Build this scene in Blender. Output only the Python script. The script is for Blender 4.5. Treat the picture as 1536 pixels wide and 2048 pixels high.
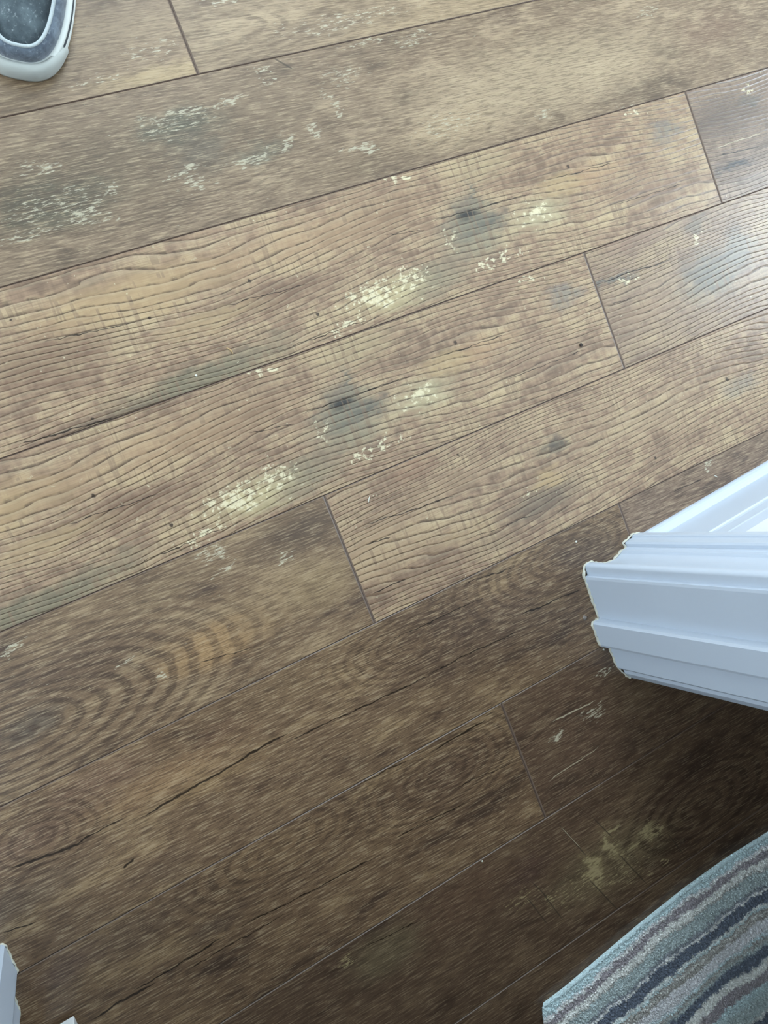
import bpy, bmesh, math, random
import numpy as np
from mathutils import Matrix, Vector

for o in list(bpy.data.objects):
    bpy.data.objects.remove(o)
SC = bpy.context.scene
COL = SC.collection

# ------------------------------------------------------------------ camera
# X runs along the floor planks, Y across them (towards the bright room), Z up;
# the phone hangs 1.12 m above the floor at the origin.
H = 1.12
FPX = 1716.4
DN = Vector((-0.35923893, 0.02720939, 0.93284888))      # straight down, in camera axes (right, down, forward)
UU = Vector((0.85960592, -0.37952995, 0.34210331))      # along the planks
VV = Vector((0.36335251, 0.92477925, 0.11295259))       # across the planks, away from the bright room


def c2w(d):
    return Vector((d.dot(UU), -d.dot(VV), -d.dot(DN)))


cam_d = bpy.data.cameras.new('camera')
cam = bpy.data.objects.new('camera', cam_d)
COL.objects.link(cam)
rx, ry, rz = c2w(Vector((1, 0, 0))), c2w(Vector((0, -1, 0))), c2w(Vector((0, 0, -1)))
cam.matrix_world = Matrix(((rx.x, ry.x, rz.x, 0), (rx.y, ry.y, rz.y, 0), (rx.z, ry.z, rz.z, H), (0, 0, 0, 1)))
cam_d.sensor_fit = 'VERTICAL'
cam_d.sensor_height = 24.0
cam_d.lens = FPX / 2048 * 24.0
cam_d.clip_start = 0.02
SC.camera = cam


def P(px, py, z=0.0):
    d = c2w(Vector((px - 768, py - 1024, FPX)))
    t = (z - H) / d.z
    return Vector((d.x * t, d.y * t, z))


# ------------------------------------------------------------------ light
SC.view_settings.view_transform = 'Standard'
SC.view_settings.look = 'None'
SC.view_settings.gamma = 1.0
SC.view_settings.use_curve_mapping = False
SC.view_settings.exposure = -0.06
SC.cycles.max_bounces = 4
SC.cycles.diffuse_bounces = 4
SC.cycles.glossy_bounces = 2
world = bpy.data.worlds.new('sky')
SC.world = world
world.use_nodes = True
bg = world.node_tree.nodes['Background']
bg.inputs['Color'].default_value = (0.80, 0.92, 1.0, 1)
bg.inputs['Strength'].default_value = 18.0

X0, X1, Y0, Y1, CEIL = -2.3, 3.0, -2.3, 2.3, 2.45       # outer limits of the two rooms
WIN1 = (-0.28, 0.34, 0.45, 1.95)                         # window in the wall the planks run to: y, y, z, z
WIN2 = (0.5, 1.9, 1.10, 2.25)                           # wide window opposite the doorway: x, x, z, z
WIN3 = (0.4, 1.70, 0.90, 2.10)                            # window in the left wall: y, y, z, z


def portal(name, loc, rot, sx, sy):
    d = bpy.data.lights.new(name, 'AREA')
    d.shape = 'RECTANGLE'
    d.size, d.size_y = sx, sy
    d.cycles.is_portal = True
    o = bpy.data.objects.new(name, d)
    o.location, o.rotation_euler = loc, rot
    COL.objects.link(o)


hp = math.pi / 2
portal('window_portal', (X1 + .02, (WIN1[0] + WIN1[1]) / 2, (WIN1[2] + WIN1[3]) / 2), (0, hp, 0), WIN1[3] - WIN1[2], WIN1[1] - WIN1[0])
portal('window_portal', ((WIN2[0] + WIN2[1]) / 2, Y1 + .02, (WIN2[2] + WIN2[3]) / 2), (-hp, 0, 0), WIN2[1] - WIN2[0], WIN2[3] - WIN2[2])
portal('window_portal', (X0 - .02, (WIN3[0] + WIN3[1]) / 2, (WIN3[2] + WIN3[3]) / 2), (0, -hp, 0), WIN3[3] - WIN3[2], WIN3[1] - WIN3[0])


# ------------------------------------------------------------------ helpers
def lin(c):
    return tuple(((v / 255) / 12.92 if v / 255 <= .04045 else ((v / 255 + .055) / 1.055) ** 2.4) for v in c)


def link(name, me, mat, parent=None, **props):
    o = bpy.data.objects.new(name, me)
    COL.objects.link(o)
    if mat is not None and me is not None:
        for m in (mat if isinstance(mat, (list, tuple)) else [mat]):
            if me.materials.find(m.name) < 0:
                me.materials.append(m)
    if parent is not None:
        o.parent = parent
    for k, v in props.items():
        o[k] = v
    return o


def mesh(name, verts, faces, smooth=False):
    me = bpy.data.meshes.new(name)
    me.from_pydata([tuple(v) for v in verts], [], faces)
    bm = bmesh.new()
    bm.from_mesh(me)
    bmesh.ops.recalc_face_normals(bm, faces=bm.faces)
    bm.to_mesh(me)
    bm.free()
    if smooth:
        me.polygons.foreach_set('use_smooth', [True] * len(me.polygons))
    return me


def boxes(name, lst):
    vs, fs = [], []
    for (x0, x1, y0, y1, z0, z1) in lst:
        b = len(vs)
        vs += [(x0, y0, z0), (x1, y0, z0), (x1, y1, z0), (x0, y1, z0), (x0, y0, z1), (x1, y0, z1), (x1, y1, z1), (x0, y1, z1)]
        fs += [[b + i for i in f] for f in ((0, 3, 2, 1), (4, 5, 6, 7), (0, 1, 5, 4), (1, 2, 6, 5), (2, 3, 7, 6), (3, 0, 4, 7))]
    return mesh(name, vs, fs)


def extrude_up(name, pts, z0, z1, smooth=False, zz=None):
    """closed plan outline extruded vertically"""
    n = len(pts)
    vs = [(x, y, z0) for x, y in pts] + [(x, y, z1) for x, y in pts]
    fs = [[i, (i + 1) % n, n + (i + 1) % n, n + i] for i in range(n)] + [list(range(n))[::-1], list(range(n, 2 * n))]
    return mesh(name, vs, fs)


class S:
    """a socket with arithmetic"""
    def __init__(s, nb, sock):
        s.nb, s.k = nb, sock

    def __add__(s, o): return s.nb.m('ADD', s, o)
    __radd__ = __add__
    def __mul__(s, o): return s.nb.m('MULTIPLY', s, o)
    __rmul__ = __mul__
    def __sub__(s, o): return s.nb.m('SUBTRACT', s, o)
    def __rsub__(s, o): return s.nb.m('SUBTRACT', o, s)
    def __truediv__(s, o): return s.nb.m('DIVIDE', s, o)


class NB:
    def __init__(self, name, rough=.5, spec=.5):
        self.mat = bpy.data.materials.new(name)
        self.mat.use_nodes = True
        self.nt = self.mat.node_tree
        self.b = self.nt.nodes['Principled BSDF']
        self.b.inputs['Roughness'].default_value = rough
        self.b.inputs['Specular IOR Level'].default_value = spec

    def n(self, t):
        return self.nt.nodes.new(t)

    def put(self, inp, v):
        if isinstance(v, S):
            self.nt.links.new(v.k, inp)
        elif isinstance(v, (tuple, list)):
            inp.default_value = tuple(v) if len(inp.default_value) == len(v) else tuple(v) + (1,)
        else:
            inp.default_value = v

    def m(self, op, a, b=0.0, c=None):
        q = self.n('ShaderNodeMath')
        q.operation = op
        self.put(q.inputs[0], a)
        self.put(q.inputs[1], b)
        if c is not None:
            self.put(q.inputs[2], c)
        return S(self, q.outputs[0])

    def xyz(self, kind='Object'):
        t = self.n('ShaderNodeTexCoord')
        q = self.n('ShaderNodeSeparateXYZ')
        self.nt.links.new(t.outputs[kind], q.inputs[0])
        return [S(self, q.outputs[i]) for i in range(3)]

    def vec(self, x, y, z=0.0):
        q = self.n('ShaderNodeCombineXYZ')
        for i, v in enumerate((x, y, z)):
            self.put(q.inputs[i], v)
        return S(self, q.outputs[0])

    def noise(self, x, y, z=0.0, detail=2.0, rough=.5):
        q = self.n('ShaderNodeTexNoise')
        if isinstance(z, S):
            v = self.vec(x, y, z)
        else:                                             # flat prints need only two dimensions; z is the seed
            q.noise_dimensions = '2D'
            v = self.vec(x + z * 13.7, y + z * 7.1)
        self.nt.links.new(v.k, q.inputs['Vector'])
        q.inputs['Scale'].default_value = 1.0
        q.inputs['Detail'].default_value = detail
        q.inputs['Roughness'].default_value = rough
        return S(self, q.outputs[0])

    def ss(self, v, a, b, lo=0.0, hi=1.0):
        q = self.n('ShaderNodeMapRange')
        q.interpolation_type = 'SMOOTHSTEP'
        self.put(q.inputs['Value'], v)
        self.put(q.inputs['From Min'], a)
        self.put(q.inputs['From Max'], b)
        self.put(q.inputs['To Min'], lo)
        self.put(q.inputs['To Max'], hi)
        return S(self, q.outputs[0])

    def mix(self, f, a, b, mode='MIX'):
        q = self.n('ShaderNodeMix')
        q.data_type = 'RGBA'
        q.blend_type = mode
        self.put(q.inputs[0], f)
        self.put(q.inputs[6], a)
        self.put(q.inputs[7], b)
        return S(self, q.outputs[2])

    def ramp(self, f, stops, interp='LINEAR'):
        q = self.n('ShaderNodeValToRGB')
        r = q.color_ramp
        r.interpolation = interp
        while len(r.elements) < len(stops):
            r.elements.new(.5)
        for e, (p, c) in zip(r.elements, stops):
            e.position = p
            e.color = tuple(c) + (1,)
        self.put(q.inputs[0], f)
        return S(self, q.outputs[0])

    def bump(self, h, dist, strength=1.0):
        q = self.n('ShaderNodeBump')
        q.inputs['Distance'].default_value = dist
        q.inputs['Strength'].default_value = strength
        self.put(q.inputs['Height'], h)
        self.nt.links.new(q.outputs[0], self.b.inputs['Normal'])

    def color(self, c):
        self.put(self.b.inputs['Base Color'], c)


def plain(name, rgb, rough=.5, var=.06, scale=30, bump=0.0, spec=.5):
    nb = NB(name, rough, spec)
    x, y, z = nb.xyz()
    f = nb.noise(x * scale, y * scale, z * scale, 3)
    c = lin(rgb)
    nb.color(nb.mix(f, tuple(v * (1 - var) for v in c), tuple(min(1, v * (1 + var)) for v in c)))
    if bump:
        nb.bump(nb.noise(x * scale * 4, y * scale * 4, z * scale * 4, 3), bump)
    return nb.mat


# ------------------------------------------------------------------ wood prints
PINE = dict(tan=lin((166, 139, 107)), tan0=lin((146, 117, 92)), brown=lin((122, 97, 77)), yellow=lin((182, 157, 118)), line=lin((63, 48, 38)),
            pale=lin((196, 182, 148)), stain=lin((104, 104, 92)), blue=lin((72, 77, 80)), dark=lin((78, 62, 50)))
PX = 1.0 / 1450                                          # one photograph pixel on the floor, in metres


class Wood(NB):
    """one printed plank; features are given at points of the floor (o = plank origin)"""
    def __init__(self, name, o, rough=.27):
        super().__init__(name, rough, .5)
        self.o, self.thin = o, .78
        self.x, self.y, self.z = self.xyz()
        self.seed = random.random() * 50
        self.h = None                                     # relief
        q = self.n('ShaderNodeTexNoise')                  # one wandering offset bends the outline of every feature
        q.noise_dimensions = '2D'
        self.nt.links.new(self.vec(self.x * 20 + self.seed * 9, self.y * 46 + self.seed * 5).k, q.inputs['Vector'])
        q.inputs['Scale'].default_value, q.inputs['Detail'].default_value, q.inputs['Roughness'].default_value = 1.0, 3.0, .72
        w = self.vm('SUBTRACT', S(self, q.outputs['Color']), (.5, .5, .5))
        self.q = self.vm('MULTIPLY_ADD', w, (.075, .040, 0), self.vec(self.x, self.y))
        self.q2 = self.vm('MULTIPLY_ADD', w, (.012, .009, 0), self.vec(self.x, self.y))

    def vm(self, op, a, b=None, c=None):
        n = self.n('ShaderNodeVectorMath')
        n.operation = op
        for i, v in enumerate((a, b, c)):
            if v is not None:
                self.put(n.inputs[i], v)
        return S(self, n.outputs['Value'] if op in ('LENGTH', 'DOT_PRODUCT') else n.outputs[0])

    def loc(self, px, py):
        p = P(px, py)
        return p.x - self.o[0], p.y - self.o[1]

    def blob(self, px, py, rx, ry, amt=1.0, soft=(.25, 1.45), fine=False):
        cx, cy = self.loc(px, py)
        ax, ay = 1 / (rx * PX), 1 / (ry * PX)
        d = self.vm('LENGTH', self.vm('MULTIPLY_ADD', self.q2 if fine else self.q, (ax, ay, 0), (-cx * ax, -cy * ay, 0)))
        return self.ss(d, soft[0], soft[1], amt, 0.0)

    def seg(self, ax, ay, bx, by, wpx=1.6, wob=1.0):
        """a thin wandering crack from one floor point to another"""
        ax, ay = self.loc(ax, ay)
        bx, by = self.loc(bx, by)
        wpx *= self.thin
        L = math.hypot(bx - ax, by - ay)
        dx, dy = (bx - ax) / L, (by - ay) / L
        qq = self.q2 if wob > .45 else self.vec(self.x, self.y)
        s = self.vm('DOT_PRODUCT', qq, (dx, dy, 0))
        t = self.m('ABSOLUTE', self.vm('DOT_PRODUCT', qq, (-dy, dx, 0)) - (-dy * ax + dx * ay))
        s0 = dx * ax + dy * ay
        hw = self.ss(self.m('ABSOLUTE', s - (s0 + L / 2)), L * .25, L * .5, wpx * PX, 0.0)
        return self.ss(t - hw, -wpx * PX * .6, 0.0, 1.0, 0.0)

    def most(self, lst):
        r = lst[0]
        for v in lst[1:]:
            r = self.m('MAXIMUM', r, v)
        return r

    def broad(self, c, feats):
        for f in feats:
            k, a = f[0], f[1:]
            if k == 'tint':                               # broad colour change: rgb, strength
                c = self.mix(self.blob(*a[:4], amt=a[5]), c, lin(a[4]))
            elif k == 'knot':                             # dark heart with grey-blue halo
                c = self.mix(self.blob(a[0], a[1], a[2] * 2.4, a[2] * 1.8, .6), c, lin((96, 95, 86)))
                c = self.mix(self.blob(a[0], a[1], a[2] * 1.2, a[2] * .42, .95, fine=True), c, lin((50, 50, 50)))
        return c

    def flakes(self, c, feats, pale, fx, fy):
        fl = [self.blob(*a[1:5], amt=max(.3, 1.0 - ((a[5] if len(a) > 5 else .52) - .3) * 1.7)) for a in feats if a[0] == 'flake']
        if fl:
            n = self.noise(self.x * fx, self.y * fy, self.seed + 21, 3, .68)
            mk = self.ss(n + self.most(fl) * .36, .70, .86)
            c = self.mix(mk * .85, c, lin(pale))
        return c

    def detail(self, c, feats):
        for kind, col, am in (('crack', (34, 25, 19), .92), ('scratch', (66, 56, 44), .8), ('paleline', (190, 178, 148), .7)):
            ms = [self.seg(*a[1:]) for a in feats if a[0] == kind]
            if ms:
                c = self.mix(self.most(ms) * am, c, lin(col))
        fk = [self.blob(a[1], a[2], a[3], a[3], .9, (.5, 1.1), True) for a in feats if a[0] == 'fleck']
        if fk:
            c = self.mix(self.most(fk), c, lin((54, 42, 34)))
        return c

    def relief(self, v):
        self.h = v if self.h is None else self.h + v

    def finish(self, c, dist=.0009):
        q = self.n('ShaderNodeHueSaturation')
        q.inputs['Saturation'].default_value = .91
        q.inputs['Value'].default_value = 1.0
        self.put(q.inputs['Color'], c)
        self.color(S(self, q.outputs[0]))
        if self.h is not None:
            self.bump(self.h, dist, .9)
        return self.mat


def pine(name, o, feats, dense=116.0, bend=2.4, cols=None, tone=.0):
    w = Wood(name, o)
    w.thin = .60
    x, y, sd = w.x, w.y, w.seed
    C = dict(PINE)
    C.update(cols or {})
    low = w.noise(x * 1.6, y * 7.0, sd, 1.0) - .5
    mid = w.noise(x * 5.5, y * 26, sd + 2, 2.5, .6) - .5
    ph = y * dense + low * bend * 4 + mid * 1.7 + x * 1.2
    saw = w.m('FRACT', ph)
    ring = w.m('FLOOR', ph)
    cell = w.noise(x * 62, ring * 2.7 + y * 9, sd + 8, 2, .6)      # saw marks, broken from ring to ring
    crs = w.noise(x * 120, y * 7, sd + 9, 2, .6)
    f = w.noise(x * 7, y * 20, sd + 5, 3.5, .74)
    amp = w.ss(f * .45 + cell * .55, .36, .58, .18, 1.0)
    line = w.ss(saw, .02, amp * .16 + .14, 1.0, 0.0) * amp
    c = w.ramp(f * .85 + cell * .34 + crs * .20 + (tone - .165), [(.35, C['brown']), (.48, C['tan0']), (.58, C['tan']), (.74, C['yellow'])])
    gr = w.noise(x * 26, y * 520, sd + 11, 2, .6)
    c = w.mix(w.ss(gr, .40, .72, 0, .40), c, C['dark'])
    c = w.broad(c, feats)
    c = w.mix(w.ss(crs, .52, .64) * w.ss(f, .46, .56, 0, .55), c, C['brown'])
    c = w.flakes(c, feats, (212, 200, 164), 95, 120)
    c = w.mix(w.ss(saw, .60, .98, 0, .16), c, C['pale'])
    c = w.mix(line * .82, c, C['line'])
    w.relief(w.ss(saw, .0, .26))
    c = w.detail(c, feats)
    return w.finish(c, .00045)


def oak(name, o, feats, base=(118, 93, 70), light=(150, 124, 92), dark=(76, 58, 45), rings=None, ring_amt=.5, pore=.55, bend=1.0, lightamt=.42, pale=(186, 176, 150)):
    w = Wood(name, o)
    x, y, sd = w.x, w.y, w.seed
    low = w.noise(x * 1.7, y * 6, sd, 2) - .5
    mid = w.noise(x * 16, y * 44, sd + 2, 2, .6) - .5
    f = w.noise(x * 6, y * 19, sd + 5, 4, .68)
    c = w.ramp(f, [(.30, lin(dark)), (.44, lin(base)), (.54, lin(base)), (.68, lin(light))])
    fig = None
    if rings:
        for (px, py, ax, fr, r0, r1) in rings:            # centre, stretch along the grain, rings per metre, reach
            cx, cy = w.loc(px, py)
            r = w.vm('LENGTH', w.vm('MULTIPLY_ADD', w.vec(x, y), (1 / ax, 1, 0), (-cx / ax, -cy, 0))) + low * .022 + mid * .006
            s = w.m('SINE', r * (fr * 6.2832))
            band = w.ss(s, -.35, .75) * w.ss(r, r0, r1, 1.0, 0.0)
            fig = band if fig is None else w.m('MAXIMUM', fig, band)
    else:
        s = w.m('SINE', (low * 16 * bend + y * 55 + mid * 1.2) * 6.2832)
        fig = w.ss(s, .0, .9) * w.ss(low + mid * .5, -.05, .12)
    p1 = w.noise(x * 32, y * 500 + x * 24, sd + 11, 3, .72)
    c = w.broad(c, feats)
    c = w.mix(fig * w.ss(p1, .34, .58, .45, 1.0) * ring_amt, c, tuple(v * .78 for v in lin(dark)))
    po = w.ss(p1, .50, .62)
    li = w.ss(p1, .46, .33)
    c = w.mix(po * pore, c, lin((58, 44, 34)))
    c = w.mix(li * lightamt, c, lin((178, 156, 122)))
    c = w.flakes(c, feats, pale, 70, 430)
    c = w.detail(c, feats)
    return w.finish(c, -.0006)


# ------------------------------------------------------------------ floor of planks
random.seed(4)
PW = 0.19106
V0 = -0.49144                                            # first long seam (v = -y)
BEV_L, BEV_E, GAP = .0010, .0021, .0002
edge_mat = plain('plank_edge', (98, 81, 70), .42, .12, 200)
sub_mat = plain('underlay', (96, 84, 72), .9)
floor = link('floor', boxes('floor', [(X0 - .1, X1 + .1, Y0 - .1, Y1 + .1, -.03, -.0085)]), sub_mat, kind='structure',
             label='brown wood-look laminate floor of staggered planks')


def plank(x0, x1, row, origin, mat):
    """one board: flat top, fine eased long edges, wider bevel at the butt ends"""
    ya, yb = -(V0 + PW * row) - GAP, -(V0 + PW * (row + 1)) + GAP          # upper and lower long edge
    x0, x1 = x0 + GAP, x1 - GAP
    T = .008
    ox, oy = origin
    lo = [(x0, yb), (x1, yb), (x1, ya), (x0, ya)]
    hi = [(x0 + BEV_E, yb + BEV_L), (x1 - BEV_E, yb + BEV_L), (x1 - BEV_E, ya - BEV_L), (x0 + BEV_E, ya - BEV_L)]
    vs = [(a - ox, b - oy, -T) for a, b in lo] + [(a - ox, b - oy, -.0008) for a, b in lo] + [(a - ox, b - oy, 0) for a, b in hi]
    fs = [(0, 3, 2, 1)] + [(i, (i + 1) % 4, 4 + (i + 1) % 4, 4 + i) for i in range(4)] + \
         [(4 + i, 4 + (i + 1) % 4, 8 + (i + 1) % 4, 8 + i) for i in range(4)] + [(8, 9, 10, 11)]
    me = mesh('plank', vs, fs)
    me.materials.append(mat)
    me.materials.append(edge_mat)
    for i, p in enumerate(me.polygons):
        p.material_index = 0 if i == len(fs) - 1 else 1
    o = link('plank', me, None, floor)
    o.location = (ox, oy, 0)
    return o


PL = 1.52                                                # board length


def rowy(r):
    return -(V0 + PW * (r + .5))


# --- boards that fill the view; the features sit where the photograph shows them
JX = {-1: .393, 1: 1.171, 2: .875, 3: .338, 4: .780, 5: .472}
JOINT = dict(JX)
JOINT.update({0: -.04, 6: -.31, 7: .93, 8: .2, -2: -.2})
o_ = lambda r, x: (x, rowy(r))

m0a = oak('oak_print_a', o_(-1, .393), [
    ('tint', 330, 150, 130, 20, (168, 144, 104), .7), ('tint', 60, 190, 90, 30, (112, 90, 66), .6), ('tint', 260, 60, 160, 30, (150, 128, 100), .5),
    ('flake', 190, 165, 60, 10, .56), ('flake', 300, 100, 80, 20, .6)],
    base=(136, 113, 88), light=(160, 137, 108), dark=(106, 86, 66), pore=.35)
m0b = oak('oak_print_b', o_(-1, .393 + .01), [
    ('tint', 900, 40, 260, 40, (168, 144, 110), .5), ('tint', 1300, 10, 40, 25, (96, 96, 90), .6), ('flake', 440, 4, 40, 6, .42), ('flake', 1260, 12, 40, 14, .5),
    ('tint', 640, 60, 120, 20, (120, 100, 80), .4), ('flake', 700, 40, 200, 20, .6)],
    base=(140, 118, 92), light=(168, 145, 114), dark=(112, 92, 72), pore=.35)
m1 = oak('oak_print_c', o_(0, 0), [
    ('tint', 160, 350, 260, 100, (102, 86, 66), .75), ('tint', 500, 260, 200, 100, (116, 97, 75), .6),
    ('tint', 1100, 150, 380, 90, (172, 151, 120), .55), ('tint', 1420, 60, 110, 40, (120, 92, 74), .5),
    ('tint', 900, 260, 120, 40, (170, 146, 112), .5), ('tint', 700, 330, 160, 30, (122, 102, 78), .5),
    ('tint', 360, 250, 90, 36, (84, 82, 68), .85), ('tint', 400, 310, 60, 40, (92, 84, 72), .7), ('tint', 100, 410, 120, 52, (74, 72, 58), .85),
    ('tint', 520, 305, 60, 18, (92, 92, 78), .6), ('tint', 1010, 30, 40, 20, (118, 98, 80), .5),
    ('flake', 345, 250, 95, 30, .60), ('flake', 340, 228, 85, 7, .40), ('flake', 450, 208, 45, 7, .42), ('flake', 370, 345, 45, 9, .45), ('flake', 400, 365, 40, 9, .44),
    ('flake', 110, 410, 125, 42, .60), ('flake', 160, 425, 25, 22, .46), ('flake', 60, 470, 60, 8, .46),
    ('flake', 222, 385, 12, 20, .44), ('flake', 210, 440, 22, 12, .46), ('flake', 75, 335, 40, 16, .52),
    ('flake', 570, 285, 17, 26, .34), ('flake', 636, 262, 18, 18, .36), ('flake', 673, 222, 12, 14, .36), ('flake', 720, 293, 46, 11, .38),
    ('flake', 488, 328, 12, 7, .3), ('flake', 500, 315, 55, 11, .46), ('flake', 520, 137, 38, 5, .34), ('flake', 540, 155, 8, 14, .40),
    ('flake', 690, 150, 55, 22, .52), ('flake', 730, 85, 70, 6, .48), ('flake', 650, 195, 20, 10, .46),
    ('flake', 810, 355, 60, 14, .54), ('flake', 1090, 228, 30, 10, .5), ('flake', 900, 250, 100, 40, .6),
    ('flake', 830, 80, 50, 12, .52), ('flake', 1250, 210, 30, 8, .5), ('flake', 1300, 20, 40, 12, .5),
    ('scratch', 540, 112, 592, 142, 3.0, .3)],
    base=(130, 108, 85), light=(157, 134, 106), dark=(101, 83, 65), pore=.42, pale=(176, 167, 142))

FE = [  # pine print shared by two boards; measured on the upper one
    ('tint', 90, 720, 150, 45, (112, 84, 66), .7), ('tint', 270, 590, 190, 45, (172, 142, 98), .65), ('tint', 560, 590, 120, 30, (118, 90, 70), .55),
    ('tint', 420, 640, 110, 20, (172, 146, 104), .5), ('tint', 620, 480, 260, 45, (166, 134, 98), .5), ('tint', 760, 420, 90, 60, (128, 100, 78), .4),
    ('tint', 400, 765, 150, 32, (98, 96, 78), .72), ('tint', 520, 700, 90, 22, (110, 104, 84), .5), ('tint', 250, 830, 120, 18, (84, 74, 62), .5),
    ('tint', 950, 470, 90, 55, (112, 110, 94), .65), ('tint', 860, 560, 90, 40, (118, 114, 94), .55), ('tint', 1180, 350, 90, 22, (172, 136, 98), .5), ('tint', 1120, 370, 60, 30, (176, 150, 104), .5),
    ('tint', 1330, 262, 45, 26, (108, 106, 104), .6), ('tint', 1290, 370, 100, 40, (134, 106, 86), .5), ('tint', 1180, 240, 140, 25, (142, 114, 90), .5),
    ('tint', 960, 330, 100, 30, (160, 142, 106), .5), ('tint', 1080, 430, 75, 34, (178, 166, 128), .7), ('tint', 780, 590, 95, 30, (184, 168, 124), .75),
    ('knot', 935, 430, 26), ('tint', 985, 440, 40, 16, (84, 84, 78), .7), ('tint', 945, 385, 9, 30, (96, 96, 88), .6),
    ('flake', 745, 590, 70, 30, .40, (214, 200, 158)), ('flake', 820, 560, 50, 40, .50, (210, 198, 160)), ('flake', 700, 650, 60, 14, .46, (212, 196, 150)),
    ('flake', 1070, 430, 55, 28, .46, (212, 200, 164)), ('flake', 1000, 520, 90, 14, .50), ('flake', 900, 480, 16, 24, .5), ('flake', 1260, 225, 30, 10, .46), ('flake', 800, 358, 30, 8, .5),
    ('crack', 830, 452, 1090, 380, 2.2, .6), ('crack', 760, 470, 860, 462, 1.6, .6), ('crack', 1090, 362, 1240, 322, 1.8, .6),
    ('crack', 640, 560, 420, 620, 1.5, .7), ('crack', 0, 900, 280, 822, 2.6, .6), ('crack', 1200, 420, 1390, 360, 1.5, .6), ('crack', 60, 690, 300, 640, 1.5, .6), ('crack', 500, 720, 800, 620, 1.4, .6),
    ('fleck', 300, 635, 4), ('fleck', 500, 560, 4), ('fleck', 1138, 332, 5), ('fleck', 187, 836, 4), ('fleck', 22, 640, 3), ('fleck', 635, 628, 4)]
XR = 1.171
m2a = pine('pine_print_a', o_(1, XR), FE)
m2b = pine('pine_print_b', o_(1, XR), [
    ('tint', 1450, 230, 110, 50, (98, 82, 74), .8), ('tint', 1470, 330, 70, 14, (62, 64, 70), .8), ('tint', 1500, 200, 40, 14, (86, 86, 84), .5),
    ('paleline', 1420, 300, 1536, 262, 2, .5), ('flake', 1500, 180, 14, 14, .5), ('crack', 1420, 315, 1530, 290, 2.2, .6)],
    dense=165, cols=dict(tan=lin((136, 113, 96)), tan0=lin((122, 101, 87)), brown=lin((104, 86, 74)), yellow=lin((146, 122, 100))))
m3b = pine('pine_print_c', o_(2, .875), [
    ('tint', 1260, 470, 110, 30, (136, 106, 88), .6), ('tint', 1420, 550, 90, 60, (102, 104, 100), .7), ('tint', 1230, 560, 60, 10, (84, 88, 88), .8),
    ('tint', 1290, 620, 80, 30, (150, 122, 96), .5), ('tint', 1390, 450, 40, 20, (98, 96, 88), .5), ('tint', 1480, 500, 60, 50, (104, 112, 112), .5),
    ('crack', 1190, 570, 1360, 512, 3.0, .7), ('crack', 1220, 610, 1290, 585, 2.0, .8), ('flake', 1395, 475, 14, 22, .46), ('flake', 1250, 560, 40, 10, .54)],
    dense=122, cols=dict(tan=lin((152, 127, 101)), tan0=lin((140, 115, 94)), brown=lin((124, 100, 82)), yellow=lin((164, 140, 106))))
m4a = oak('oak_print_d', o_(3, .338), [
    ('tint', 600, 1060, 110, 40, (78, 62, 50), .75), ('tint', 430, 1290, 110, 40, (170, 132, 84), .6), ('tint', 560, 1200, 120, 60, (140, 114, 82), .6),
    ('tint', 640, 1160, 70, 50, (146, 122, 86), .5), ('tint', 60, 1450, 60, 26, (92, 84, 74), .6), ('tint', 160, 1330, 120, 50, (96, 75, 60), .55), ('tint', 330, 1180, 90, 20, (128, 106, 78), .5),
    ('flake', 566, 1120, 14, 16, .38), ('flake', 420, 1110, 40, 12, .5), ('flake', 440, 1140, 30, 8, .5), ('flake', 20, 1300, 30, 10, .48), ('flake', 250, 1320, 18, 5, .45), ('flake', 330, 1345, 10, 10, .45),
    ('crack', 380, 1330, 520, 1290, 1.3, .6)],
    base=(122, 98, 73), light=(146, 121, 90), dark=(84, 66, 53), rings=[(50, 1465, 2.7, 92, .05, .17)], ring_amt=.72, pore=.45)
m4b = pine('pine_print_d', o_(3, .338), [
    ('tint', 760, 1100, 150, 60, (166, 138, 104), .6), ('tint', 900, 970, 120, 30, (162, 134, 102), .4), ('tint', 1110, 890, 40, 26, (76, 70, 64), .85),
    ('tint', 1090, 1000, 110, 34, (98, 86, 74), .65), ('tint', 1100, 955, 45, 20, (168, 140, 98), .8), ('tint', 940, 1060, 80, 20, (168, 142, 104), .5), ('tint', 1000, 1080, 60, 20, (112, 90, 74), .4),
    ('tint', 880, 1130, 140, 18, (128, 102, 80), .4), ('tint', 1300, 830, 160, 40, (160, 136, 106), .4), ('tint', 1480, 770, 60, 22, (116, 112, 106), .5), ('tint', 820, 930, 60, 30, (140, 104, 80), .5),
    ('crack', 700, 1060, 930, 985, 2.2, .8), ('crack', 725, 1090, 790, 1070, 2.2, .6), ('crack', 735, 1190, 830, 1150, 2.6, .6), ('crack', 900, 1090, 1120, 1010, 1.4, .6),
    ('fleck', 1455, 757, 6), ('fleck', 1313, 916, 4), ('fleck', 915, 910, 3), ('flake', 1060, 985, 30, 10, .52)], dense=124)
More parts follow.
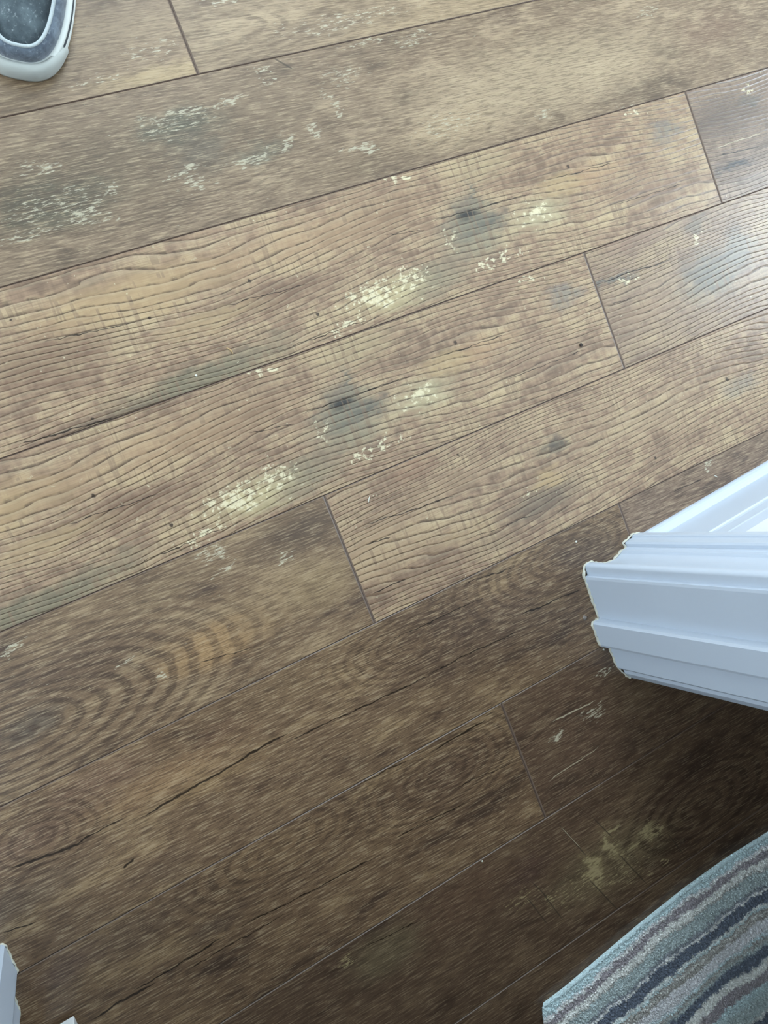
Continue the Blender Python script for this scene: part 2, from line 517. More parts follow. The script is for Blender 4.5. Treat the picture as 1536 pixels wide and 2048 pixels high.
m5a = oak('oak_print_e', o_(4, .78), [
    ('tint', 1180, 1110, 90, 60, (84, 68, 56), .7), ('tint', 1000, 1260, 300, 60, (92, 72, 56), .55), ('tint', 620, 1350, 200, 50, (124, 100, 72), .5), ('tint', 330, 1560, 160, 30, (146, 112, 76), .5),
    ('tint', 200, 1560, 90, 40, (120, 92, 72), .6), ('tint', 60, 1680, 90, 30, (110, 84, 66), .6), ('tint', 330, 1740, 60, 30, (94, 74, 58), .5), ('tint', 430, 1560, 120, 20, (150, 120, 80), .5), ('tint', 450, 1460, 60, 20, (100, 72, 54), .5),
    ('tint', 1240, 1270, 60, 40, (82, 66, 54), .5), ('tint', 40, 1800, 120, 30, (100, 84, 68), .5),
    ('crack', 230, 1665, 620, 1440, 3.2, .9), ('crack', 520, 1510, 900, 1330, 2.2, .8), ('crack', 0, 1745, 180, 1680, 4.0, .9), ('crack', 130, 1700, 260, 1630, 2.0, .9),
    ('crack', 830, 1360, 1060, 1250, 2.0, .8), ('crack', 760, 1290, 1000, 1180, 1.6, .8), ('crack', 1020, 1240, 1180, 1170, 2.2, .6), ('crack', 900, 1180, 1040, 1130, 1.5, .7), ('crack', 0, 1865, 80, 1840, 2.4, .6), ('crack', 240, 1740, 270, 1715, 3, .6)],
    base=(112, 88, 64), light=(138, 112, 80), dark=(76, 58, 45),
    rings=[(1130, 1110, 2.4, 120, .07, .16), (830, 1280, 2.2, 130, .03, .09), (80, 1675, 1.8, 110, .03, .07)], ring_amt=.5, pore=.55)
m5b = oak('oak_print_f', o_(4, .78), [('tint', 1400, 900, 120, 30, (124, 104, 86), .5), ('flake', 1420, 930, 18, 16, .44), ('tint', 1300, 1000, 60, 30, (104, 84, 70), .5), ('crack', 1330, 990, 1420, 950, 1.8, .6)],
    base=(122, 99, 80), light=(146, 122, 98), dark=(90, 72, 60), pore=.5)
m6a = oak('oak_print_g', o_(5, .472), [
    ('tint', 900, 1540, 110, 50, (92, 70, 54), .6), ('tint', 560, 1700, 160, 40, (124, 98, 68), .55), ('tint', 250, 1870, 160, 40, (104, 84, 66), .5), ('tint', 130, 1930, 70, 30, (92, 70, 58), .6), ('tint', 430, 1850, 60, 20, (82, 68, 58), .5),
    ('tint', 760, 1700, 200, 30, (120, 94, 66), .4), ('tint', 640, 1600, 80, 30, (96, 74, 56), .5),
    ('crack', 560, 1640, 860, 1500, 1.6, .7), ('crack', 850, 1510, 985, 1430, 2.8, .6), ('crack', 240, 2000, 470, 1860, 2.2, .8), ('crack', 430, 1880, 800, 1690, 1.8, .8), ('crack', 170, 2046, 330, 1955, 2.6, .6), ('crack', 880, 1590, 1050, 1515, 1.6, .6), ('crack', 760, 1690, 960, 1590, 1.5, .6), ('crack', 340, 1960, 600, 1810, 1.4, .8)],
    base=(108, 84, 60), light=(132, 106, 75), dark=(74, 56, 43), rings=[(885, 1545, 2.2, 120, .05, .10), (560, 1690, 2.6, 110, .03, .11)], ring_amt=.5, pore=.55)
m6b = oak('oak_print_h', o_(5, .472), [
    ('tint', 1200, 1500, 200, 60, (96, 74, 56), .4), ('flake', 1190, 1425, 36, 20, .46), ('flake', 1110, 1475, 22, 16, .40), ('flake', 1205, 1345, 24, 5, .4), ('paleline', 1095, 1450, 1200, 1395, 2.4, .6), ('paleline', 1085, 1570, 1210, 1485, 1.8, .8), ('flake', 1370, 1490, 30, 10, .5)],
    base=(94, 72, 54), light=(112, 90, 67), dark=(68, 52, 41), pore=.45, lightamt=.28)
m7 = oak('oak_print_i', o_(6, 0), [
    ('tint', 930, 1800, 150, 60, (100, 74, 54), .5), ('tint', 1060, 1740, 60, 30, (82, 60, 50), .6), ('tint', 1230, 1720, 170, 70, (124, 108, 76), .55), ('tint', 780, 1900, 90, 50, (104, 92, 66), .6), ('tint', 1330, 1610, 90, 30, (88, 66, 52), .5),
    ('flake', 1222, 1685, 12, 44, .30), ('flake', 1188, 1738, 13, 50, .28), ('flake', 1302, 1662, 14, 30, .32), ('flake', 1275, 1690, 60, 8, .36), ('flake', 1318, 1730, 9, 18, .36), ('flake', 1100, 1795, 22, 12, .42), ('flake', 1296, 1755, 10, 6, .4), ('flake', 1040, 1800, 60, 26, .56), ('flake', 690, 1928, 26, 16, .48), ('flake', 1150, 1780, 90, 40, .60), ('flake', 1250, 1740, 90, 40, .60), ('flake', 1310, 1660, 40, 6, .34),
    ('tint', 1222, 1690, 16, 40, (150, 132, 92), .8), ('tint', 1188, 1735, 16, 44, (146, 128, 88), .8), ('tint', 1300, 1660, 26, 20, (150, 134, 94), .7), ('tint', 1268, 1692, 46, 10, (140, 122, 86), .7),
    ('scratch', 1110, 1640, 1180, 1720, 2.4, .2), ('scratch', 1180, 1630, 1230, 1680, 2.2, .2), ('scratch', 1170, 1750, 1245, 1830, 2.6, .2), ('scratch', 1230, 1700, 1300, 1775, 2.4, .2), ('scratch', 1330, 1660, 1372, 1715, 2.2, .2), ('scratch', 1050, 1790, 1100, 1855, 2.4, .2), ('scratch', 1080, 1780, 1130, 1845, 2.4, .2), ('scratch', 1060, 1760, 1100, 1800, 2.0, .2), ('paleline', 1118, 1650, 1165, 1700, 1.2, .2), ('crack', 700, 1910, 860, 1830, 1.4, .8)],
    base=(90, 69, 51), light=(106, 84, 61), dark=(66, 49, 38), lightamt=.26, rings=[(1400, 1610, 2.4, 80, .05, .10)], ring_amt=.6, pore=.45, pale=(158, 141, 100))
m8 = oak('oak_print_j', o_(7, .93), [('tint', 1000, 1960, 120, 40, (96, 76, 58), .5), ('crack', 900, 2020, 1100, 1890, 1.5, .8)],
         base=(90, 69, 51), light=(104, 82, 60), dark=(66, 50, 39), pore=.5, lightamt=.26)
gen = [oak('oak_print_k', (0, 0), [], base=(122, 99, 75), light=(146, 122, 94), dark=(90, 71, 56)),
       pine('pine_print_e', (0, 0), []),
       oak('oak_print_l', (0, 0), [], base=(112, 88, 66), light=(134, 109, 80), dark=(80, 62, 48))]

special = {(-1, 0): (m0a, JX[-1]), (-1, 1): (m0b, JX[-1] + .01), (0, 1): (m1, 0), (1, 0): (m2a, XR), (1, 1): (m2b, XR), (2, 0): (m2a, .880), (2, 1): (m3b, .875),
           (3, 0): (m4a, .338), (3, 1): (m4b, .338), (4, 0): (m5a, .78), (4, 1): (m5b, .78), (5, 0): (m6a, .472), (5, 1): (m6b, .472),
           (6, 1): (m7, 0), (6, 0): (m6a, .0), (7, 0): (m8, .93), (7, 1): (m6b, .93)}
rnd = random.Random(11)
r = -18
while True:
    ya, yb = -(V0 + PW * r), -(V0 + PW * (r + 1))
    if ya < Y0:
        break
    if yb < Y1 + .02:
        j = JOINT.get(r, rnd.uniform(-.7, .7))
        k0 = -3
        for k in range(-3, 4):
            a, b = j + (k - 1) * PL, j + k * PL           # board k ends at b; k=0 is the one left of the joint
            a, b = max(a, X0), min(b, X1)
            if b - a < .03:
                continue
            if (r, k) in special:
                mt, ox = special[(r, k)]
                plank(a, b, r, (ox, rowy(r)), mt)
            else:
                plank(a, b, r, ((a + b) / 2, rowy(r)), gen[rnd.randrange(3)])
    r += 1

# ------------------------------------------------------------------ the two rooms
wall_paint = plain('wall_paint', (222, 226, 226), .7, .02, 20)
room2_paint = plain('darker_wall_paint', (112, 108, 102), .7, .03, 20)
ceil_paint = plain('ceiling_paint', (236, 236, 232), .8, .02, 20)
white_gloss = plain('white_trim_paint', (192, 203, 218), .33, .012, 12)
door_paint = plain('white_door_paint', (226, 229, 231), .38, .012, 12)
WY1, WY2 = -.352, -.508                                   # faces of the wall between the rooms
JXR, JXL = .675, -.247                                    # jamb faces of the doorway
HEAD = 2.03
link('ceiling', boxes('ceiling', [(X0 - .1, X1 + .1, Y0 - .1, Y1 + .1, CEIL, CEIL + .06)]), ceil_paint, kind='structure')
a0, a1, b0, b1 = WIN1
link('wall_right', boxes('wall_right', [(X1, X1 + .1, Y0, a0, 0, CEIL), (X1, X1 + .1, a1, Y1, 0, CEIL), (X1, X1 + .1, a0, a1, 0, b0), (X1, X1 + .1, a0, a1, b1, CEIL)]), wall_paint, kind='structure')
a0, a1, b0, b1 = WIN2
link('wall_back', boxes('wall_back', [(X0, a0, Y1, Y1 + .1, 0, CEIL), (a1, X1, Y1, Y1 + .1, 0, CEIL), (a0, a1, Y1, Y1 + .1, 0, b0), (a0, a1, Y1, Y1 + .1, b1, CEIL)]), wall_paint, kind='structure')
a0, a1, b0, b1 = WIN3
link('wall_left', boxes('wall_left', [(X0 - .1, X0, Y0, a0, 0, CEIL), (X0 - .1, X0, a1, Y1, 0, CEIL), (X0 - .1, X0, a0, a1, 0, b0), (X0 - .1, X0, a0, a1, b1, CEIL)]), wall_paint, kind='structure')
link('wall_front', boxes('wall_front', [(X0, X1, Y0 - .1, Y0, 0, CEIL)]), room2_paint, kind='structure')


def slant(x):                                             # the wall right of the doorway runs a little out of square
    return .045 * (x - .80)


wv = [(JXR + .02, WY1), (.80, WY1), (X1, WY1 + slant(X1)), (X1, WY2), (JXR + .02, WY2)]
link('wall_inner_right', extrude_up('wall_inner_right', wv, 0, CEIL), wall_paint, kind='structure')
link('wall_inner_left', boxes('wall_inner_left', [(X0, JXL - .02, WY2, WY1, 0, CEIL)]), wall_paint, kind='structure')
link('wall_inner_top', boxes('wall_inner_top', [(JXL - .02, JXR + .02, WY2, WY1, HEAD + .02, CEIL)]), wall_paint, kind='structure')
# window frames
for i, (ax, w, pos) in enumerate((('y', WIN1, X1 + .03), ('x', WIN2, Y1 + .03), ('y', WIN3, X0 - .07))):
    a0, a1, b0, b1 = w
    t, md = .05, (a0 + a1) / 2
    bars = [(a0, a0 + t, b0, b1), (a1 - t, a1, b0, b1), (a0, a1, b0, b0 + t), (a0, a1, b1 - t, b1), (md - .025, md + .025, b0, b1)]
    bx = [((pos, pos + .04, p, q, u, v) if ax == 'y' else (p, q, pos, pos + .04, u, v)) for p, q, u, v in bars]
    link('window_%d' % (i + 1), boxes('window_frame', bx), white_gloss, kind='structure')

# ------------------------------------------------------------------ doorway trim
rt = random.Random(3)


def ragged(path, amp, n):
    """resample a plan polyline and roughen it"""
    pts = []
    for (a, b) in zip(path[:-1], path[1:]):
        d = math.hypot(b[0] - a[0], b[1] - a[1])
        k = max(1, int(d / n))
        for i in range(k):
            t = i / k
            pts.append((a[0] + (b[0] - a[0]) * t, a[1] + (b[1] - a[1]) * t))
    pts.append(path[-1])
    return [(x + rt.uniform(-amp, amp), y + rt.uniform(-amp, amp)) for x, y in pts]


def caulk_bead(path, rad, hgt, n=.0035):
    """uneven bead of old caulk lying along the foot of the trim"""
    pts = ragged(path, .0008, n)
    vs, fs = [], []
    K = 6
    for i, (x, y) in enumerate(pts):
        p, q = pts[max(0, i - 1)], pts[min(len(pts) - 1, i + 1)]
        dx, dy = q[0] - p[0], q[1] - p[1]
        L = math.hypot(dx, dy) or 1
        nx, ny = -dy / L, dx / L
        rr = rad * rt.uniform(.55, 1.5)
        hh = hgt * rt.uniform(.5, 1.5)
        for k in range(K):
            a = math.pi * k / (K - 1)
            vs.append((x + nx * rr * math.cos(a), y + ny * rr * math.cos(a), hh * math.sin(a)))
    for i in range(len(pts) - 1):
        for k in range(K - 1):
            a = i * K + k
            fs.append((a, a + 1, a + K + 1, a + K))
    return mesh('caulk', vs, fs, True)


def mm(lst):
    return [(x / 1000, -v / 1000) for x, v in lst]


def smooth_path(pts, it=2):
    for _ in range(it):
        out = [pts[0]]
        for a, b in zip(pts[:-1], pts[1:]):
            out += [(a[0] * .75 + b[0] * .25, a[1] * .75 + b[1] * .25), (a[0] * .25 + b[0] * .75, a[1] * .25 + b[1] * .75)]
        out.append(pts[-1])
        pts = out
    return pts


# plan profile of the moulded casing on the bright side (x, v in mm)
CAS = mm([(799, 352), (799, 332), (797, 329), (787, 327.5), (783, 327.5), (781.5, 329), (781, 331), (767, 332.2), (765, 335), (765, 340), (760, 341.5), (752, 341.5), (750, 345), (748, 346)]) \
    + smooth_path(mm([(748, 346), (738, 349), (724, 348.5), (710, 345), (700, 338), (692, 334.5), (687, 334.5), (683, 337.5), (682.5, 343)]), 2) + mm([(682, 352)])
JAMB = mm([(676, 352), (675, 356), (675, 505), (677, 508), (695, 508), (695, 352)])
STOP = mm([(675.5, 420.5), (663, 421), (660, 424), (660, 459), (661.5, 463), (675.5, 464)])
BCK = mm([(684, 508), (684, 519), (687, 524), (691, 530), (700, 531), (757, 527), (757, 508)])
caulk_mat = plain('old_caulk', (200, 199, 186), .6, .14, 160, .001)


def doorside(n, mirror, label):
    mx = (lambda pts: [((JXR + JXL) - x, y) for x, y in pts]) if mirror else (lambda pts: pts)
    t = link('trim_%d' % n, extrude_up('jamb', mx(JAMB), .0015, HEAD + .0), white_gloss, kind='structure', label=label)
    link('casing', extrude_up('casing', mx(CAS), .001, HEAD + .06), white_gloss, t)
    link('door_stop', extrude_up('door_stop', mx(STOP), .0025, HEAD - .015), white_gloss, t)
    link('casing', extrude_up('casing', mx(BCK), .0015, HEAD + .06), white_gloss, t)
    foot = mm([(797, 329), (783, 326), (772, 330), (762, 333), (764, 341), (752, 342.5), (746, 346), (735, 349), (722, 348), (708, 344), (697, 336), (688, 334), (682, 337), (678, 345), (675, 352), (674.5, 420), (662, 421.5), (659.5, 426), (659.8, 459), (664, 464)])
    back = mm([(674.5, 466), (674.8, 503), (680, 512), (686, 524), (691, 531)])
    link('caulk', caulk_bead(mx(foot), .0013, .004), caulk_mat, t, label='ragged cream caulk line')
    link('caulk', caulk_bead(mx(back), .0012, .003), caulk_mat, t)
    return t


doorside(1, False, 'white moulded door casing and jamb with stop, right side of the doorway')
doorside(2, True, 'white door jamb with stop and chipped foot at the lower left corner')
head = link('trim_3', boxes('head_jamb', [(JXL, JXR, WY2, WY1, HEAD, HEAD + .02)]), white_gloss, kind='structure')
link('casing', boxes('head_casing', [(JXL - .11, JXR + .11, WY1, WY1 + .02, HEAD + .008, HEAD + .075), (JXL - .08, JXR + .08, WY2 - .02, WY2, HEAD + .008, HEAD + .075)]), white_gloss, head)

# baseboard with shoe moulding on the bright side; profile (v mm, z mm)
BB = [(352, 0), (345, 0), (345, 14), (345, 106), (345.4, 110), (347.5, 111.5), (348.2, 116), (348.6, 140), (349.5, 143), (350, 147), (351.2, 160), (353, 176), (354.5, 184), (360, 184), (360, 0)]
SHOE = [(346, 0), (332.5, 0), (332, 3), (332.6, 8), (335, 13), (338.5, 17), (342.5, 19.6), (346, 20.5)]


def along(name, prof, xa, xb, fn, smooth=False):
    n = len(prof)
    vs = [(x, -v / 1000 + fn(x), z / 1000) for x in (xa, xb) for v, z in prof]
    fs = [[i, (i + 1) % n, n + (i + 1) % n, n + i] for i in range(n)] + [list(range(n)), list(range(n, 2 * n))[::-1]]
    return mesh(name, vs, fs)


bb = link('baseboard_right', along('baseboard', BB[1:], .7985, X1, slant), white_gloss, kind='structure', label='tall white moulded baseboard running right from the door casing')
link('shoe_moulding', along('shoe_moulding', SHOE, .7985, X1, slant), white_gloss, bb)
bl = link('baseboard_left', along('baseboard', BB[1:], X0, JXL - .125, lambda x: 0), white_gloss, kind='structure')
link('shoe_moulding', along('shoe_moulding', SHOE, X0, JXL - .125, lambda x: 0), white_gloss, bl)

# open door leaf behind the left jamb
leaf = link('door_1', boxes('door_leaf', [(-.232, -.197, -.540 - .86, -.540, .008, 2.02)]), door_paint, kind='structure', label='white door leaf standing open into the darker room, lower left corner')
bv = leaf.modifiers.new('bevel', 'BEVEL')
bv.width, bv.segments = .0015, 2
brass = plain('hinge_metal', (176, 172, 160), .35, .05)
brass.node_tree.nodes['Principled BSDF'].inputs['Metallic'].default_value = 1
for hz in (.22, 1.05, 1.8):
    vs, fs = [], []
    for i in range(10):
        a = 2 * math.pi * i / 10
        for z in (hz, hz + .09):
            vs.append((-.236 + .006 * math.cos(a), -.536 + .006 * math.sin(a), z))
    fs = [(2 * i, 2 * ((i + 1) % 10), 2 * ((i + 1) % 10) + 1, 2 * i + 1) for i in range(10)] + [tuple(range(0, 20, 2)), tuple(range(1, 20, 2))[::-1]]
    link('hinge', mesh('hinge', vs, fs), brass, leaf)

# ------------------------------------------------------------------ striped rug
RG = [(.330, .972), (.350, .9305), (.3545, .905), (.360, .9005), (.403, .8994), (.4735, .893), (.557, .886), (.654, .881), (.742, .881), (.838, .887), (1.02, .897)]


def edge_v(x):
    p = RG[3:]
    for (a, b), (c, d) in zip(p[:-1], p[1:]):
        if x <= c:
            t = (x - a) / (c - a)
            return b + (d - b) * t
    return p[-1][1]


def left_x(v):
    return .357 - .30 * (v - .903) if v > .903 else .357 + (.903 - v) * 1.5


RW, RD = 1.02, 1.36


def rug_mat(name, dark=1.0):
    nb = NB(name, .95, .15)
    q = nb.n('ShaderNodeAttribute')
    q.attribute_name = 'stripe'
    sp = nb.n('ShaderNodeSeparateXYZ')
    nb.nt.links.new(q.outputs['Vector'], sp.inputs[0])
    s, d, rr = [S(nb, sp.outputs[i]) for i in range(3)]
    dd = d + (nb.noise(s * 8, d * 10, 3, 3, .6) - .5) * .030 + (nb.noise(s * 70, d * 46, 5, 3, .6) - .5) * .012 + (s - .25) * -.012
    aqua, pale, mauve, lil = lin((214, 234, 239)), lin((248, 249, 246)), lin((176, 170, 176)), lin((238, 238, 242))
    grn, navy, taupe, dk = lin((196, 209, 211)), lin((120, 130, 147)), lin((184, 181, 177)), lin((156, 162, 171))
    st = [(0, aqua), (.014, aqua), (.017, lil), (.021, pale), (.0225, mauve), (.033, mauve), (.0345, pale), (.045, pale), (.047, taupe), (.050, grn), (.068, grn), (.0715, dk), (.075, dk), (.0762, lil), (.0795, pale), (.081, navy),
          (.099, navy), (.1005, pale), (.108, aqua), (.1095, taupe), (.1135, taupe), (.1148, pale), (.118, taupe), (.1235, taupe), (.1255, lil), (.142, lil), (.150, aqua), (.153, taupe), (.163, grn), (.167, navy), (.182, navy)]
    q = dd / .2
    # three colour ramps side by side keep each one within its stop limit
    r1 = nb.ramp(q, [(p / .2, c) for p, c in st])
    q2 = nb.m('FRACT', (dd - .182) / .19)
    r2 = nb.ramp(q2, [(0, navy), (.02, pale), (.09, pale), (.10, mauve), (.18, mauve), (.19, aqua), (.30, grn), (.42, grn), (.44, pale), (.47, navy), (.58, navy), (.60, taupe), (.66, lil), (.76, lil), (.78, taupe), (.84, taupe), (.86, aqua), (.97, grn), (1, navy)])
    c = nb.mix(nb.ss(dd, .181, .183), r1, r2)
    v = nb.ss(rr, 0, 1, .92, 1.12)
    c = nb.mix(1.0, c, nb.vec(v, v, v), 'MULTIPLY')
    nb.color(c)
    nb.b.inputs['Sheen Weight'].default_value = .15
    return nb.mat


rug = link('bath_rug', None, None, label='soft striped rug in aqua, grey, taupe and navy at the lower right', category='rug')
rug.location = (.6, -1.1, 0)
NX, NY = 60, 50
vs, fs, at = [], [], []
for j in range(NY + 1):
    for i in range(NX + 1):
        t, s = j / NY, i / NX
        v0_ = .9
        x = left_x(v0_ + t * .45) + s * (RW - .357)
        v = edge_v(min(x, RW)) + t * .45
        vs.append((x - .6, -v + 1.1, .0058))
        at.append((x - .357, t * .45, .5))
nb_ = len(vs)
fs = [(j * (NX + 1) + i, j * (NX + 1) + i + 1, (j + 1) * (NX + 1) + i + 1, (j + 1) * (NX + 1) + i) for j in range(NY) for i in range(NX)]
rim = [i for i in range(NX + 1)] + [(j * (NX + 1) + NX) for j in range(1, NY + 1)] + [NY * (NX + 1) + i for i in range(NX - 1, -1, -1)] + [j * (NX + 1) for j in range(NY - 1, 0, -1)]
low_ = []
for i in rim:
    low_.append(len(vs))
    vs.append((vs[i][0], vs[i][1], .0004))
    at.append(at[i])
for k in range(len(rim)):
    k2 = (k + 1) % len(rim)
    fs.append((rim[k], rim[k2], low_[k2], low_[k]))
fs.append(tuple(low_))
me = mesh('rug_backing', vs, fs)
ca = me.attributes.new('stripe', 'FLOAT_VECTOR', 'POINT')
ca.data.foreach_set('vector', np.array(at, dtype=np.float32).ravel())
rmat = rug_mat('rug_yarn')
link('backing', me, rmat, rug)
# pile: tens of thousands of short tufts, one part
rs = np.random.default_rng(5)
NT = 62000
tt = rs.random(NT) * .45
ss_ = rs.random(NT)
k = int(NT * .06)                                         # a firmer row along the near edges
tt[:k] = rs.random(k) * .003
ss_[k:k + 1400] = rs.random(1400) * .006
xs = np.array([left_x(.9 + t) for t in tt]) + ss_ * (RW - .357)
vv = np.array([edge_v(min(x, RW)) for x in xs]) + tt
hgt = .0042 + rs.random(NT) * .0022
rad = .0017 + rs.random(NT) * .0010
lean = rs.normal(0, .0016, (NT, 2))
lean[:, 1] += np.where(tt < .006, .0025, 0)
lean[:, 0] -= np.where(ss_ < .008, .0020, 0)
base = np.stack([xs - .6, -vv + 1.1, np.full(NT, .0035)], 1)
V = np.zeros((NT, 7, 3), dtype=np.float32)
ang = rs.random(NT) * 6.28
for q in range(3):
    a = ang + q * 2.094
    V[:, q] = base
    V[:, q, 0] += rad * np.cos(a)
    V[:, q, 1] += rad * np.sin(a)
    V[:, 3 + q] = base
    V[:, 3 + q, 0] += rad * .75 * np.cos(a + .5) + lean[:, 0] * .7
    V[:, 3 + q, 1] += rad * .75 * np.sin(a + .5) + lean[:, 1] * .7
    V[:, 3 + q, 2] += hgt * .72
V[:, 6] = base
V[:, 6, :2] += lean
V[:, 6, 2] += hgt
F = np.array([(0, 1, 4, 3), (1, 2, 5, 4), (2, 0, 3, 5)])
T3 = np.array([(3, 4, 6), (4, 5, 6), (5, 3, 6)])
off = (np.arange(NT) * 7)[:, None, None]
quads = (F[None] + off).reshape(-1, 4)
tris = (T3[None] + off).reshape(-1, 3)
me = bpy.data.meshes.new('pile')
nq, ntr = len(quads), len(tris)
me.vertices.add(NT * 7)
me.vertices.foreach_set('co', V.ravel())
me.loops.add(nq * 4 + ntr * 3)
me.loops.foreach_set('vertex_index', np.concatenate([quads.ravel(), tris.ravel()]).astype(np.int32))
me.polygons.add(nq + ntr)
me.polygons.foreach_set('loop_start', np.concatenate([np.arange(nq) * 4, nq * 4 + np.arange(ntr) * 3]).astype(np.int32))
me.polygons.foreach_set('use_smooth', np.ones(nq + ntr, dtype=bool))
me.update(calc_edges=True)
ca = me.attributes.new('stripe', 'FLOAT_VECTOR', 'POINT')
A = np.repeat(np.stack([xs - .357, tt, rs.random(NT)], 1)[:, None, :], 7, 1).astype(np.float32)
ca.data.foreach_set('vector', A.ravel())
link('pile', me, rmat, rug, kind='stuff', label='soft cut pile')

# ------------------------------------------------------------------ shoe at the upper left
def suede(name, rgb, rgb2, sc=260):
    nb = NB(name, .9, .2)
    x, y, z = nb.xyz()
    f = nb.noise(x * sc, y * sc, z * sc, 4, .7)
    g = nb.noise(x * 38, y * 38, z * 38, 3, .6)
    c = nb.mix(nb.ss(g, .35, .65), lin(rgb), lin(rgb2))
    c = nb.mix(nb.ss(f, .55, .75) * .5, c, lin((190, 200, 206)))
    c = nb.mix(nb.ss(f, .45, .28) * .5, c, lin((46, 52, 60)))
    nb.color(c)
    nb.b.inputs['Sheen Weight'].default_value = .3
    nb.bump(f, .0006)
    return nb.mat


toe = P(38, 159)
ax = (P(47, 0) - P(40, 158)).normalized()                 # towards the heel
shoe = link('slip_on_shoe', None, None, label='grey suede moccasin shoe with pale rubber toe at the top left corner', category='shoe')
shoe.location = toe
shoe.rotation_euler = (0, 0, math.atan2(ax.y, ax.x))      # local x runs heel-wards, y to the side
SL, SWD = .292, .0615


def outline(n=160):
    pts = []
    for i in range(n):
        a = 2 * math.pi * i / n                            # 0 = heel, pi = toe
        ca_, sa = math.cos(a), math.sin(a)
        e = 2 / (2.55 if ca_ > 0 else 2.9)
        x = SL / 2 + SL / 2 * math.copysign(abs(ca_) ** (2 / (2.5 if ca_ > 0 else 2.9)), ca_)
        wd = SWD * (1 - .20 * max(0, (x - .11) / (SL - .11)))
        y = wd * math.copysign(abs(sa) ** e, sa)
        pts.append((x, y))
    return pts


OUT = outline()


def inset(d, dtoe=None):
    res = []
    for x, y in OUT:
        t = (x - SL / 2) / (SL / 2)
        dd = d if (dtoe is None or t > 0) else d + (dtoe - d) * min(1, -t * 1.1)
        res.append((SL / 2 + (x - SL / 2) * (1 - dd / (SL / 2)), y * (1 - d / SWD)))
    return res


def loft(name, rings, cap0=False, cap1=False, smooth=True):
    n = len(rings[0])
    vs = [v for r_ in rings for v in r_]
    fs = [(k * n + i, k * n + (i + 1) % n, (k + 1) * n + (i + 1) % n, (k + 1) * n + i) for k in range(len(rings) - 1) for i in range(n)]
    if cap0:
        fs.append(tuple(range(n))[::-1])
    if cap1:
        fs.append(tuple(range((len(rings) - 1) * n, len(rings) * n)))
    return mesh(name, vs, fs, smooth)


def rg(d, z, dtoe=None):
    return [(x, y, z) for x, y in inset(d, dtoe)]


def topz(x, z0, rise=.035):                                # uppers climb from the toe to the instep
    t = min(1, max(0, (x - .03) / .16))
    return z0 + rise * t * t * (3 - 2 * t)


rubber = plain('white_rubber', (214, 219, 216), .55, .05, 60)
bump_m = plain('toe_rubber', (186, 191, 188), .6, .05, 60)
groove_m = plain('sole_groove', (60, 64, 68), .8)
sole = link('sole', loft('sole', [rg(.004, .0005), rg(.001, .003), rg(0, .008), rg(0, .015), rg(.0015, .0185), rg(.0035, .0195)], True, True), rubber, shoe)
link('groove', loft('groove', [rg(.0015, .0186), rg(.0022, .0206), rg(.005, .0215)]), groove_m, sole)
link('welt', loft('welt', [rg(.0036, .0196), rg(.0032, .0235), rg(.0048, .0262), rg(.009, .0275), rg(.0115, .027)]), rubber, sole)
up = suede('grey_suede', (84, 94, 108), (122, 135, 149))
plug_m = suede('dark_grey_suede', (68, 78, 84), (92, 104, 110), 200)
pipe_m = plain('pale_piping', (176, 186, 190), .7, .15, 300, .0005)


def climb(d, z, dtoe, rise):
    return [(x, y, topz(x, z, rise)) for x, y in inset(d, dtoe)]


link('upper', loft('upper', [rg(.010, .024), climb(.0100, .032, .0075, .012), climb(.0120, .041, .0085, .028), climb(.0165, .047, .0110, .036), climb(.0205, .0495, .0140, .04), climb(.0235, .0495, .0170, .04), climb(.0245, .041, .0180, .04)]), up, shoe)
link('apron', loft('apron', [climb(.0238, .0395, .0172, .040), climb(.0275, .0410, .0200, .044), climb(.0305, .0465, .0260, .046), climb(.040, .0500, .050, .046), climb(.054, .0515, .10, .046)], False, True), plug_m, shoe)
# piping round the apron seam
seam = climb(.0220, .0502, .0155, .04)
vs, fs = [], []
n, K = len(seam), 8
for i in range(n):
    p, q = Vector(seam[i - 1]), Vector(seam[(i + 1) % n])
    d = (q - p).normalized()
    sd = d.cross(Vector((0, 0, 1))).normalized()
    upv = sd.cross(d)
    for k in range(K):
        a = 2 * math.pi * k / K
        v = Vector(seam[i]) + sd * (.0022 * math.cos(a)) + upv * (.0021 * math.sin(a))
        vs.append(v)
for i in range(n):
    for k in range(K):
        fs.append((i * K + k, i * K + (k + 1) % K, ((i + 1) % n) * K + (k + 1) % K, ((i + 1) % n) * K + k))
link('piping', mesh('piping', vs, fs, True), pipe_m, shoe)
# rubber toe bumper wrapping the front
idx = [i for i in range(len(OUT)) if OUT[i][0] < .046]
prof = [(-.0006, .002), (-.0012, .006), (-.0012, .014), (-.0006, .019), (.0010, .0235), (.0040, .0268), (.0075, .0272)]
vs, fs = [], []
for i in idx:
    x, y = OUT[i]
    f = max(0.0, min(1.0, (.046 - x) / .034))
    f = f ** .5
    for d, z in prof:
        zz = .002 + (z - .002) * (.55 + .45 * f)
        k = 1 - d / SWD
        vs.append((SL / 2 + (x - SL / 2) * (1 - d / (SL / 2)), y * k, zz))
m_ = len(prof)
for a in range(len(idx) - 1):
    for b in range(m_ - 1):
        fs.append((a * m_ + b, a * m_ + b + 1, (a + 1) * m_ + b + 1, (a + 1) * m_ + b))
bme = mesh('toe_bumper', vs, fs, True)
bo = link('toe_bumper', bme, bump_m, shoe, label='pale grey rubber toe bumper')
sm = bo.modifiers.new('solid', 'SOLIDIFY')
sm.thickness = .0015
sm.offset = 0

# ------------------------------------------------------------------ litter on the floor
chip_m = plain('paint_chip_white', (212, 211, 200), .7, .06, 200)
straw_m = plain('dry_sliver', (190, 160, 112), .7, .1, 300)
seed_m = plain('dark_speck', (44, 36, 32), .8)


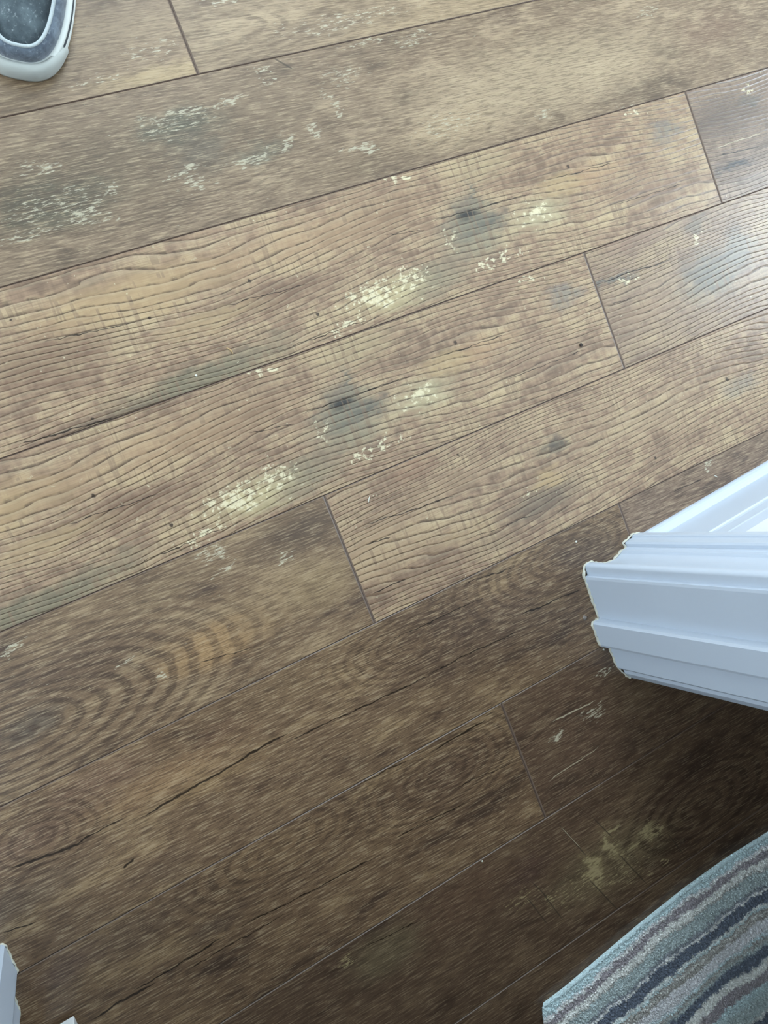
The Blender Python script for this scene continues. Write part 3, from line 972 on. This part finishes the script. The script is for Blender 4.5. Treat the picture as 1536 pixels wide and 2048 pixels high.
def sliver(px, py, ang, L, curve, mat, label, name='wood_sliver'):
    o = P(px, py)
    vs, fs = [], []
    N, K = 8, 6
    for i in range(N):
        t = i / (N - 1) - .5
        r_ = .0008 * (1 - (2 * t) ** 2 * .7)
        for k in range(K):
            a = 2 * math.pi * k / K
            vs.append((t * L, curve * (1 - 4 * t * t) + r_ * math.cos(a), .0009 + r_ * math.sin(a)))
    for i in range(N - 1):
        for k in range(K):
            fs.append((i * K + k, i * K + (k + 1) % K, (i + 1) * K + (k + 1) % K, (i + 1) * K + k))
    fs += [tuple(range(K)), tuple(range((N - 1) * K, N * K))]
    s = link(name, mesh(name, vs, fs, True), mat, label=label, category='debris')
    s.location, s.rotation_euler = o, (0, 0, ang)


def chip(px, py, rad, mat, label, name):
    o = P(px, py)
    bm = bmesh.new()
    bmesh.ops.create_icosphere(bm, subdivisions=2, radius=rad)
    q = random.Random(int(px * 7 + py))
    for v in bm.verts:
        v.co *= q.uniform(.7, 1.2)
        v.co.z *= .5
    zmin = min(v.co.z for v in bm.verts)
    for v in bm.verts:
        v.co.z -= zmin
    me_ = bpy.data.meshes.new(name)
    bm.to_mesh(me_)
    bm.free()
    s = link(name, me_, mat, label=label, category='debris')
    s.location = o


sliver(459, 702, -1.1, .012, .0016, straw_m, 'tiny curved tan sliver lying on a ridged plank left of centre')
sliver(738, 999, 1.0, .009, .0006, chip_m, 'tiny pale straight sliver just right of the plank butt joint', 'lint_sliver')
sliver(1431, 953, -.75, .008, .0004, chip_m, 'tiny pale splinter on the floor near the white baseboard', 'lint_sliver')
chip(1161, 690, .0032, seed_m, 'small dark speck on the floor left of a plank butt joint', 'dark_crumb')
chip(1168, 1235, .0034, plain('grey_chip', (132, 124, 118), .7), 'small grey-brown crumb beside the door stop', 'grey_crumb')
chip(1187, 1247, .0036, chip_m, 'white paint chip stuck at the corner of the door stop', 'paint_chip')
chip(1152, 1083, .0016, chip_m, 'tiny white paint chip on the dark plank left of the casing corner', 'paint_chip')
chip(1207, 1299, .0018, chip_m, 'tiny white crumb on the floor behind the door stop', 'paint_chip')
chip(392, 751, .0016, chip_m, 'tiny white crumb on the greenish patch of a ridged plank', 'paint_chip')
chip(964, 1722, .0013, chip_m, 'tiny pale crumb on a dark plank seam above the rug', 'paint_chip')
